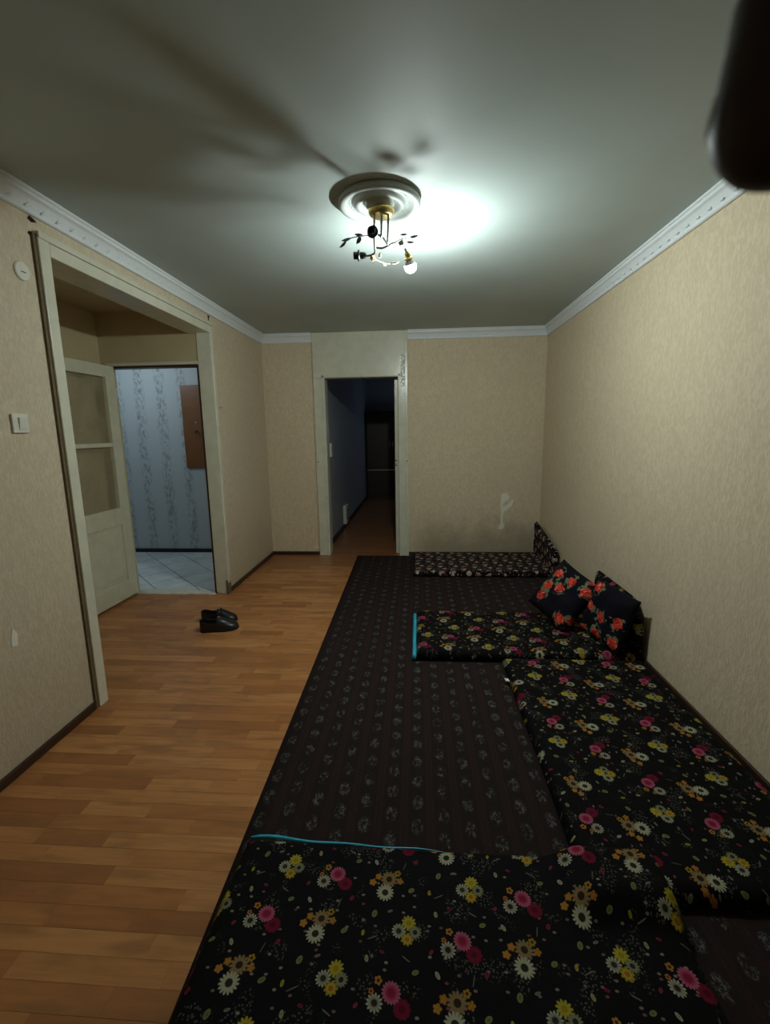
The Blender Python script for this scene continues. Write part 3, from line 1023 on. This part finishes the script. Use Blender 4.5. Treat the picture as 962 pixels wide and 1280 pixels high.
vb = thing('vent_box', 'white box low on the corridor wall beyond the dark doorway', 'vent', (0.61, 6.85, 0.06))
obj('box', boxes((0.0, 0.05, -0.12, 0.12, 0, 0.28)), 'white_plastic', vb, bevel=0.006)
for k in range(3):
    obj('slot', boxes((0.0502, 0.053, -0.08, 0.08, 0.07 + k * 0.06, 0.085 + k * 0.06)), 'bronze', vb)
cs = thing('light_switch', 'white switch plate on the wall just inside the dark doorway', 'switch', (0.601, 5.5, 1.14))
obj('plate', boxes((0.0, 0.10, -0.05, 0.05, 0, 0.16)), 'white_plastic', cs, bevel=0.004)

# ------------------------------------------------------------------ switch and round cover on the left wall
sw = thing('light_switch', 'square cream light switch on the wall near the hall opening', 'switch', (0.0, 1.91, 1.49))
obj('plate', boxes((0.0, 0.011, -0.041, 0.041, -0.041, 0.041)), 'white_plastic', sw, bevel=0.004)
bm = bmesh.new()
prism(bm, [(0.011, -0.026), (0.014, -0.026), (0.019, 0.026), (0.011, 0.026)], 1, -0.012, 0.026)
obj('rocker', bm, 'white_plastic', sw, bevel=0.0015)
rc = thing('junction_cover', 'round pale cover high on the wall above the light switch', 'wall cover', (0.0, 2.04, 2.145))
bm = bmesh.new()
lathe(bm, [(0, 0), (.040, 0), (.040, .005), (.036, .009), (0, .010)], 28, (0, 0, 0), (1, 0, 0))
obj('disc', bm, 'white_plastic', rc)
obj('slot', boxes((0.0095, 0.0108, -0.012, 0.014, -0.006, -0.002)), 'bronze', rc)

# ------------------------------------------------------------------ ceiling medallion and chandelier
md = thing('ceiling_medallion', 'round moulded plaster medallion on the ceiling above the lamp', 'medallion', (1.546, 2.366, ROOM_H))
bm = bmesh.new()
prof = [(.206, 0), (.213, .012), (.214, .030), (.208, .042), (.197, .047), (.184, .044), (.175, .034), (.168, .022), (.150, .017), (.136, .018), (.131, .030), (.124, .040), (.112, .043), (.102, .037), (.095, .024), (.086, .019), (.077, .021), (.073, .036), (.064, .047), (.045, .049), (0, .05)]
lathe(bm, [(r * 0.90, -h * 0.70) for r, h in prof], 56)
obj('disc', bm, 'medallion', md, smooth=True)
rb = bmesh.new()
for rad, cnt, zz, sz in ((.138, 28, .0115, .012), (.075, 18, .0135, .007)):
    for k in range(cnt):
        t = 2 * PI * k / cnt
        leafy(rb, (rad * math.cos(t), rad * math.sin(t), -zz), (-math.sin(t), math.cos(t), 0), (0, 0, -1), sz)
o = obj('leaf_relief', rb, 'medallion', md)
o['kind'] = 'stuff'

CH = Vector((1.556, 2.345, 2.452))
ch = thing('chandelier', 'brass chandelier with leaf sprays and one lit bulb under the ceiling medallion', 'lamp', CH)


def in_ch(name, bm, mat, parent=None, smooth=True):
    me_o = obj(name, bm, mat, parent or ch, smooth)
    return me_o


def cp(x, y, z):
    return (x - CH.x, y - CH.y, z - CH.z)


bm = bmesh.new()
lathe(bm, [(.052, 0), (.060, -.003), (.061, -.012), (.055, -.024), (.040, -.032), (0, -.034)], 32)
in_ch('canopy', bm, 'brass')
hubz = 2.330
for (x0, y0, x1, y1, zb) in ((1.526, 2.315, 1.522, 2.318, 2.335), (1.560, 2.305, 1.553, 2.345, 2.328), (1.590, 2.325, 1.580, 2.400, 2.320)):
    bm = bmesh.new()
    tube(bm, [cp(x0, y0, 2.422), cp((x0 + x1) / 2, (y0 + y1) / 2, 2.38), cp(x1, y1, zb)], 0.0052, 8)
    in_ch('rod', bm, 'dull_metal')


def socket(center, direction, mat='socket', name='socket', parent=None, k=1.0):
    bm = bmesh.new()
    lathe(bm, [(r * k, h * k) for r, h in [(0, -.004), (.010, -.004), (.014, .006), (.015, .022), (.023, .026), (.024, .032), (.016, .034), (.016, .052), (.012, .052), (.012, .030), (0, .030)]], 20, cp(*center), direction)
    return in_ch(name, bm, mat, parent, False)


def leaf_piece(center, along, normal, L=0.022, Wd=0.011, mat='bronze', parent=None):
    L, Wd = L * 1.3, Wd * 1.4
    a = Vector(along).normalized()
    n = Vector(normal)
    n = (n - a * n.dot(a)).normalized()
    s = n.cross(a)
    c = Vector(cp(*center))
    bm = bmesh.new()
    out_ = [(-1, 0), (-.45, .8), (.25, .75), (1, 0), (.25, -.75), (-.45, -.8)]
    up_ = [bm.verts.new(c + a * (L * p) + s * (Wd * q) + n * (0.002 * (1 - abs(q)))) for p, q in out_]
    dn_ = [bm.verts.new(c + a * (L * p) + s * (Wd * q) - n * 0.0018) for p, q in out_]
    cu = bm.verts.new(c + n * 0.0045)
    cd = bm.verts.new(c + n * 0.0)
    for i in range(6):
        j = (i + 1) % 6
        bm.faces.new((up_[i], up_[j], cu))
        bm.faces.new((dn_[j], dn_[i], cd))
        bm.faces.new((up_[i], dn_[i], dn_[j], up_[j]))
    return obj('leaf', bm, mat, parent or ch)


# arm to the lit bulb
bm = bmesh.new()
tube(bm, curve_pts([cp(1.520, 2.425, 2.318), cp(1.552, 2.430, 2.316), cp(1.580, 2.410, 2.318), cp(1.612, 2.425, 2.335), cp(1.640, 2.470, 2.346), cp(1.658, 2.512, 2.343), cp(1.668, 2.532, 2.330)], 36), 0.0052, 8)
in_ch('arm', bm, 'dull_metal')
bdir = Vector((0.24, 0.50, -0.83)).normalized()
s0 = BULB_POS - bdir * 0.055
socket(tuple(s0), bdir, 'brass')
bm = bmesh.new()
b0 = BULB_POS - bdir * 0.030
lathe(bm, [(0, 0), (.013, 0), (.014, .008), (.017, .014), (.022, .022), (.0278, .032), (.0272, .034), (0, .034)], 24, cp(*b0), bdir)
in_ch('bulb_base', bm, 'bulb_base')
bm = bmesh.new()
b1 = BULB_POS + bdir * 0.0145
R = 0.030
lathe(bm, [(R * math.cos(t), R * math.sin(t)) for t in [i * PI / 24 for i in range(-3, 12)]] + [(0, R)], 28, cp(*b1), bdir)
tag(in_ch('bulb', bm, 'glow'), 'glowing white bulb dome')

# arm to the empty socket pointing left
bm = bmesh.new()
tube(bm, curve_pts([cp(1.522, 2.320, 2.335), cp(1.519, 2.380, 2.305), cp(1.516, 2.430, 2.298), cp(1.495, 2.462, 2.298), cp(1.470, 2.475, 2.300), cp(1.455, 2.476, 2.302)], 30), 0.0052, 8)
in_ch('arm', bm, 'dull_metal')
tag(socket((1.462, 2.476, 2.302), (-1, 0.02, 0.03), k=1.1), 'dark empty socket')
# arm to the socket turned to the viewer
bm = bmesh.new()
tube(bm, curve_pts([cp(1.580, 2.400, 2.320), cp(1.565, 2.365, 2.332), cp(1.545, 2.335, 2.338), cp(1.530, 2.322, 2.336)], 24), 0.0052, 8)
in_ch('arm', bm, 'dull_metal')
tag(socket((1.527, 2.318, 2.336), (-0.25, -1, -0.08), k=1.12), 'dark empty socket')
# leaf sprays
def spray(ctrl, leaves, mat='bronze', stem='bronze'):
    bm = bmesh.new()
    tube(bm, curve_pts([cp(*c) for c in ctrl], 20), 0.0024, 6)
    st = in_ch('spray_stem', bm, stem)
    for (c, a, L, Wd) in leaves:
        leaf_piece(c, a, (0.2, -0.8, 0.5), L, Wd, mat, st)


spray([(1.515, 2.318, 2.334), (1.475, 2.330, 2.336), (1.430, 2.345, 2.338), (1.385, 2.360, 2.334), (1.368, 2.385, 2.325)],
      [((1.385, 2.358, 2.334), (-1, .2, -.1), .018, .009), ((1.364, 2.393, 2.326), (-1, .6, -.5), .018, .010), ((1.449, 2.330, 2.342), (-1, 0, .1), .015, .009), ((1.446, 2.352, 2.326), (-.6, .3, -.7), .015, .010)])
spray([(1.612, 2.425, 2.335), (1.640, 2.405, 2.342), (1.672, 2.385, 2.340), (1.700, 2.372, 2.338)],
      [((1.708, 2.366, 2.338), (1, -.1, .1), .016, .008), ((1.660, 2.360, 2.346), (1, .1, .05), .014, .006), ((1.690, 2.420, 2.334), (1, .2, 0), .014, .007), ((1.645, 2.418, 2.332), (.4, .2, 1), .013, .011)])
spray([(1.518, 2.430, 2.298), (1.500, 2.470, 2.296), (1.520, 2.520, 2.292), (1.560, 2.545, 2.285), (1.605, 2.545, 2.284)],
      [((1.498, 2.505, 2.300), (.3, .2, 1), .014, .013), ((1.548, 2.548, 2.283), (1, .1, -.5), .014, .007), ((1.606, 2.545, 2.286), (1, 0, .1), .016, .007), ((1.535, 2.500, 2.310), (.2, .2, 1), .012, .008)], 'pale_leaf', 'pale_leaf')
am = bmesh.new()
lathe(am, [(0, 0), (.007, .003), (.012, .012), (.009, .020), (0, .022)], 12, cp(1.498, 2.500, 2.290), (0, -.3, 1))
tag(in_ch('flower', am, 'amber'), 'amber enamel flower')

# ------------------------------------------------------------------ rug
bm = bmesh.new()
NX, NY = 24, 120
RUG_T = 0.007
def rug_pt(s, t):
    xl = 1.123 + (1.024 - 1.123) * t
    x = xl + (3.085 - xl) * s
    yy = -0.25 + (5.160 + 0.25) * t
    return x, yy
top = [[bm.verts.new((*rug_pt(i / NX, j / NY), RUG_T + 0.0006 * noise.noise(Vector((i * .9, j * .6, 0))))) for i in range(NX + 1)] for j in range(NY + 1)]
bot = [[bm.verts.new((*rug_pt(i / NX, j / NY), 0.0)) for i in range(NX + 1)] for j in (0, NY)]
for j in range(NY):
    for i in range(NX):
        bm.faces.new((top[j][i], top[j][i + 1], top[j + 1][i + 1], top[j + 1][i]))
lowL = [bm.verts.new((*rug_pt(0, j / NY), 0.0)) for j in range(NY + 1)]
lowR = [bm.verts.new((*rug_pt(1, j / NY), 0.0)) for j in range(NY + 1)]
for j in range(NY):
    bm.faces.new((top[j][0], top[j + 1][0], lowL[j + 1], lowL[j]))
    bm.faces.new((top[j][NX], lowR[j], lowR[j + 1], top[j + 1][NX]))
for i in range(NX):
    bm.faces.new((top[0][i], bot[0][i], bot[0][i + 1], top[0][i + 1]))
    bm.faces.new((top[NY][i], top[NY][i + 1], bot[1][i + 1], bot[1][i]))
rug = obj('rug', bm, 'carpet', None, True)
tag(rug, 'large dark patterned rug under all the flowered mattresses', 'rug')

# ------------------------------------------------------------------ floor mattresses
def smooth01(x, a, b_):
    t = max(0.0, min(1.0, (x - a) / (b_ - a)))
    return t * t * (3 - 2 * t)


def slab(name, mat, parent, length, width, thick, nu, nv, seed, flat=None, arc=0.06, lift=None, edge=0.035, wob=0.006, uv0=(0, 0), start=0.0, lump=0.006, sag=None):
    """a padded quilt: local x along, y across; after `flat` metres it bends up an upright wall"""
    Lf = length if callable(length) else (lambda v: length)
    bm = bmesh.new()
    uvl = bm.loops.layers.uv.new('UVMap')
    up_, dn_, uvs = [], [], {}

    def path(u):
        if flat is None or u <= flat:
            return Vector((u, 0, 0)), Vector((0, 0, 1))
        a = (u - flat) / arc
        if a < PI / 2:
            return Vector((flat + arc * math.sin(a), 0, arc - arc * math.cos(a))), Vector((-math.sin(a), 0, math.cos(a)))
        return Vector((flat + arc, 0, arc + (u - flat - arc * PI / 2))), Vector((-1, 0, 0))
    for j in range(nv + 1):
        fv = j / nv
        v = width * fv
        L = Lf(fv)
        ru, rd = [], []
        for i in range(nu + 1):
            u = start + (L - start) * i / nu
            e = min(u - start, L - u, v, width - v)
            k = 1 - min(max(e, 0) / edge, 1.0)
            t = thick * math.sqrt(max(0.0, 1 - k * k))
            nz = noise.noise(Vector((u * 3.1 + seed, v * 3.7, seed * 1.3))) + 0.6 * noise.noise(Vector((u * 8.0, v * 9.0 + seed, 2.2))) + 0.35 * noise.noise(Vector((u * 21.0, v * 17.0, seed)))
            t += lump * nz * min(max(e, 0) / edge, 1.0)
            t = max(t, 0.0)
            pu, nn = path(u)
            du = wob * noise.noise(Vector((v * 4 + seed, u * 2.0, 7.0)))
            dv = wob * noise.noise(Vector((u * 3.3 + seed, v * 2.0, 3.0)))
            side = Vector((du if flat is None or u < flat else 0, dv, 0))
            base = pu + Vector((0, v, 0)) + side
            z = lift(base.x, base.y) if lift else 0.0
            base.z += z
            bound = i in (0, nu) or j in (0, nv)
            if bound:
                vv = bm.verts.new(base + nn * (thick * 0.30))
                ru.append(vv)
                rd.append(vv)
            else:
                ru.append(bm.verts.new(base + nn * max(t, thick * 0.3)))
                rd.append(bm.verts.new(base + nn * (thick * 0.30 * k * k)))
            uvs[ru[-1]] = (u + uv0[0], v + uv0[1])
            uvs[rd[-1]] = (u + uv0[0], v + uv0[1])
        up_.append(ru)
        dn_.append(rd)
    for j in range(nv):
        for i in range(nu):
            f1 = bm.faces.new((up_[j][i], up_[j][i + 1], up_[j + 1][i + 1], up_[j + 1][i]))
            q = []
            for w_ in (dn_[j][i], dn_[j + 1][i], dn_[j + 1][i + 1], dn_[j][i + 1]):
                if w_ not in q: q.append(w_)
            fs = [f1]
            if len(set(q) - set(f1.verts)) > 0:
                try:
                    fs.append(bm.faces.new(q))
                except ValueError:
                    pass
            for f in fs:
                for lp in f.loops:
                    lp[uvl].uv = uvs[lp.vert]
    return obj(name, bm, mat, parent, True)


ZR = RUG_T + 0.001
# along the end wall
ma = thing('floor_mattress', 'floor mattress with small muted pinkish flowers along the end wall', 'mattress', (1.68, 4.375, ZR), 0)
slab('quilt', 'flowers_muted', ma, lambda v: 1.34 + 0.06 * PI / 2 - 0.06 + (0.27 + 0.13 * v), 0.79, 0.05, 84, 40, 3.1, flat=1.335, arc=0.06, lump=0.007)
# the middle one, its end turned up on the right wall
mb = thing('floor_mattress', 'flowered floor mattress with turquoise end and cushions on it', 'mattress', (1.705, 2.685, ZR), 0)
slab('quilt', 'flowers', mb, lambda v: 1.31 + 0.07 * PI / 2 + 0.315 - 0.12 * (1 - smooth01(v, 0.0, 0.2)), 0.70, 0.062, 90, 40, 9.4, flat=1.31, arc=0.07, lump=0.007, uv0=(0.05, 0.11))
tag(slab('lining', 'turquoise', mb, 0.012, 0.68, 0.045, 6, 34, 4.4, start=-0.022, edge=0.014, wob=0.004, lump=0.002), 'turquoise satin lining showing at the end')
# along the right wall
mc = thing('floor_mattress', 'flowered floor mattress lying lengthwise against the right wall', 'mattress', (3.070, 1.20, ZR), PI / 2)
slab('quilt', 'flowers', mc, 1.465, 0.835, 0.055, 76, 44, 1.7, uv0=(0.02, 0.02), lump=0.007)
bm = bmesh.new()
prism(bm, [(0, 0), (0.030, 0.006), (0.034, 0.026), (0.006, 0.022)], 2, 0.0, 0.004)
o = obj('tag', bm, 'white_cloth', mc)
o.location = (1.225, 0.832, 0.022)
tag(o, 'small white cloth tag')
# in front, its far edge shows the turquoise lining
md_ = thing('floor_mattress', 'flowered floor mattress nearest the viewer with a turquoise far edge', 'mattress', (1.108, 0.50, ZR), -0.018)


def over(x, y):
    return 0.056 * smooth01(x, 0.98, 1.12) * smooth01(y, 0.60, 0.70)


slab('quilt', 'flowers', md_, 1.345, 0.845, 0.055, 80, 52, 5.9, lift=over, uv0=(-0.06, -0.375), lump=0.007)
bm = bmesh.new()
tube(bm, [(0.01 + i * 0.03, 0.852 + 0.004 * math.sin(i * 0.7), 0.030 + 0.004 * math.sin(i * 0.45) - 0.010 * smooth01(i, 6, 22)) for i in range(24)], [0.003] + [0.0062 - 0.0002 * i for i in range(22)] + [0.001], 8)
tag(obj('lining', bm, 'turquoise', md_, True), 'turquoise satin lining along the far edge')


# ------------------------------------------------------------------ cushions
def cushion(name, label, mat, size, thick, mtx, seed, uvs=1.0):
    root = bpy.data.objects.new(name, None)
    root.empty_display_size = 0.05
    COL.objects.link(root)
    root.matrix_world = mtx
    tag(root, label, 'cushion', 'cushions on the middle mattress')
    bm = bmesh.new()
    uvl = bm.loops.layers.uv.new('UVMap')
    n = 28
    sx, sy = size
    F, B_ = [], []
    for j in range(n + 1):
        rf, rb_ = [], []
        for i in range(n + 1):
            a, c = -1 + 2 * i / n, -1 + 2 * j / n
            pin = 1 - 0.055 * (1 - a * a) * abs(c) ** 3
            pin2 = 1 - 0.055 * (1 - c * c) * abs(a) ** 3
            x, y_ = a * sx / 2 * pin2, c * sy / 2 * pin
            t = thick / 2 * ((1 - a ** 4) * (1 - c ** 4)) ** 0.55
            t += 0.012 * noise.noise(Vector((a * 2.2 + seed, c * 2.2, seed))) * (1 - a * a) * (1 - c * c) * 2
            bd_ = i in (0, n) or j in (0, n)
            v1 = bm.verts.new((x, y_, t if not bd_ else 0))
            rf.append(v1)
            rb_.append(v1 if bd_ else bm.verts.new((x, y_, -t)))
        F.append(rf)
        B_.append(rb_)
    for j in range(n):
        for i in range(n):
            for G, flip in ((F, False), (B_, True)):
                q = [G[j][i], G[j][i + 1], G[j + 1][i + 1], G[j + 1][i]]
                if flip:
                    if all(w_ in (F[j][i], F[j][i + 1], F[j + 1][i + 1], F[j + 1][i]) for w_ in q):
                        continue
                    q = q[::-1]
                f = bm.faces.new(q)
                for lp in f.loops:
                    lp[uvl].uv = ((lp.vert.co.x + seed) * uvs, (lp.vert.co.y + seed * 0.7) * uvs)
    cov = obj('cover', bm, mat, root, True)
    return root


def frame(loc, normal, up=(0, 0, 1), roll=0.0):
    nrm = Vector(normal).normalized()
    uu = Vector(up)
    uu = (uu - nrm * uu.dot(nrm)).normalized()
    rr = uu.cross(nrm)
    mm = Matrix((rr, uu, nrm)).transposed().to_4x4() @ Matrix.Rotation(roll, 4, 'Z')
    mm.translation = Vector(loc)
    return mm


cushion('cushion', 'black cushion with red roses leaning on the middle mattress', 'roses', (0.41, 0.40), 0.13, frame((2.750, 3.180, 0.270), (-0.70, -0.46, 0.56), roll=math.radians(72)), 1.3)
cushion('cushion', 'dark cushion with few roses standing against the right wall', 'black_cloth', (0.36, 0.37), 0.085, frame((2.925, 2.842, 0.265), (-0.90, -0.36, 0.24), roll=math.radians(-8)), 4.2)

# ------------------------------------------------------------------ slippers
def slipper(label, loc, rz, mirror=1):
    root = thing('slipper', label, 'shoe', loc, rz, 'pair of black slippers')
    L = 0.275
    N = 26

    def width(t):          # t 0 heel .. 1 toe
        w = 0.045 + 0.010 * smooth01(t, 0.30, 0.70)
        w *= math.sqrt(max(0.0, 1 - max(0.0, (0.13 - t) / 0.13) ** 2)) if t < 0.13 else 1
        w *= math.sqrt(max(0.0, 1 - max(0.0, (t - 0.78) / 0.22) ** 2)) if t > 0.78 else 1
        return max(w, 0.004)

    def mid(t):
        return mirror * 0.010 * smooth01(t, 0.45, 1.0)
    ts = [i / N for i in range(N + 1)]
    # sole
    bm = bmesh.new()
    outl = [(t * L, mid(t) + width(t) * 1.05) for t in ts] + [(t * L, mid(t) - width(t) * 1.05) for t in ts[::-1]]
    prism(bm, outl, 2, 0.0, 0.014)
    obj('sole', bm, 'sole', root, bevel=0.002)
    # upper with an open collar at the back
    bm = bmesh.new()
    rings = []
    for t in ts:
        w = width(t)
        collar = 0.070 - 0.016 * smooth01(t, 0.0, 0.30)
        arch = 0.092 - 0.055 * smooth01(t, 0.42, 1.0)
        arch *= math.sqrt(max(0.05, 1 - max(0.0, (t - 0.86) / 0.14) ** 2)) if t > 0.86 else 1
        openb = [(-1.0, 0), (-1.02, .45), (-.96, 1.0), (-.88, 1.0), (-.84, .5), (-.80, .18), (0, .15), (.80, .18), (.84, .5), (.88, 1.0), (.96, 1.0), (1.02, .45), (1.0, 0)]
        arc_ = [(math.cos(PI - PI * k / 12) * (1.0 if 0 < k < 12 else 1.0), math.sin(PI * k / 12) ** 0.85) for k in range(13)]
        if t < 0.46:
            prof_ = [(a * w, c * collar) for a, c in openb]
        else:
            prof_ = [(a * w, c * arch) for a, c in arc_]
        rings.append([bm.verts.new((t * L, mid(t) + a, 0.012 + c)) for a, c in prof_])
    for a, c in zip(rings, rings[1:]):
        for i in range(12):
            bm.faces.new((a[i], a[i + 1], c[i + 1], c[i]))
    for i in range(0, 1):
        bm.faces.new(rings[0])
        bm.faces.new(rings[-1][::-1])
    obj('upper', bm, 'shoe', root, False, bevel=0.003)
    bm = bmesh.new()
    tube(bm, [(0.142, mid(.5) + 0.053 * math.cos(a), 0.016 + 0.083 * math.sin(a)) for a in [PI * k / 14 for k in range(15)]], 0.007, 8)
    st = obj('strap', bm, 'shoe', root, True)
    bm = boxes((-0.008, 0.008, -0.011, 0.011, 0, 0.004))
    bk = obj('buckle', bm, 'steel', st, bevel=0.0015)
    bk.location = (0.142, mid(.5) - 0.018, 0.102)
    return root


slipper('black slipper lying nearer the viewer on the laminate, toe to the right', (0.118, 3.085, 0.0), math.radians(14), 1)
slipper('black slipper lying behind its mate on the laminate', (0.045, 3.265, 0.0), math.radians(9), -1)

# ------------------------------------------------------------------ the viewer's fingertip at the edge of the view
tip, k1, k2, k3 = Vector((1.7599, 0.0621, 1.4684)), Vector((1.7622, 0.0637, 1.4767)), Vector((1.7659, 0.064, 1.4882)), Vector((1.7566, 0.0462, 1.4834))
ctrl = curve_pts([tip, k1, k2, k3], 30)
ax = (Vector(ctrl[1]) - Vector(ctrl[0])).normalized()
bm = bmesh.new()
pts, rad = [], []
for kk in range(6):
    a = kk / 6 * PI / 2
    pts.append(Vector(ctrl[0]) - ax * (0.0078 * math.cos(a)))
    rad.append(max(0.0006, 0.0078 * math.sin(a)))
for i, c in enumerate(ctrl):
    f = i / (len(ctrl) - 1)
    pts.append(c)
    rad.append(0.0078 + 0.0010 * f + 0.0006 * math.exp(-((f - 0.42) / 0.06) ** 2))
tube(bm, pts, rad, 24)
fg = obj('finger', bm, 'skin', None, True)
tag(fg, 'dark blurred fingertip reaching over the upper corner of the view', 'finger')
bm = bmesh.new()
left = -Vector(r2)
away = Vector(fwd)
nd_ = left * 0.80 + away * 0.60
nd_ = (nd_ - ax * nd_.dot(ax)).normalized()
base_c = Vector(ctrl[0])
cr = ax.cross(nd_).normalized()
rows_ = []
for j in range(7):
    s = -0.0010 + 0.0030 * j / 6
    half = 0.0026 * (1.0 if j > 1 else 0.75 + 0.12 * j)
    rows_.append([bm.verts.new(base_c + ax * s + (nd_ * math.cos(a) + cr * math.sin(a)) * 0.0074) for a in [half / 0.0077 * (k / 3 - 1) for k in range(7)]])
for a, c in zip(rows_, rows_[1:]):
    for i in range(6):
        bm.faces.new((a[i], a[i + 1], c[i + 1], c[i]))
nl = obj('nail', bm, 'nail', fg, True)
sol = nl.modifiers.new('solid', 'SOLIDIFY')
sol.thickness = 0.0006
tag(nl, 'pale fingernail edge')
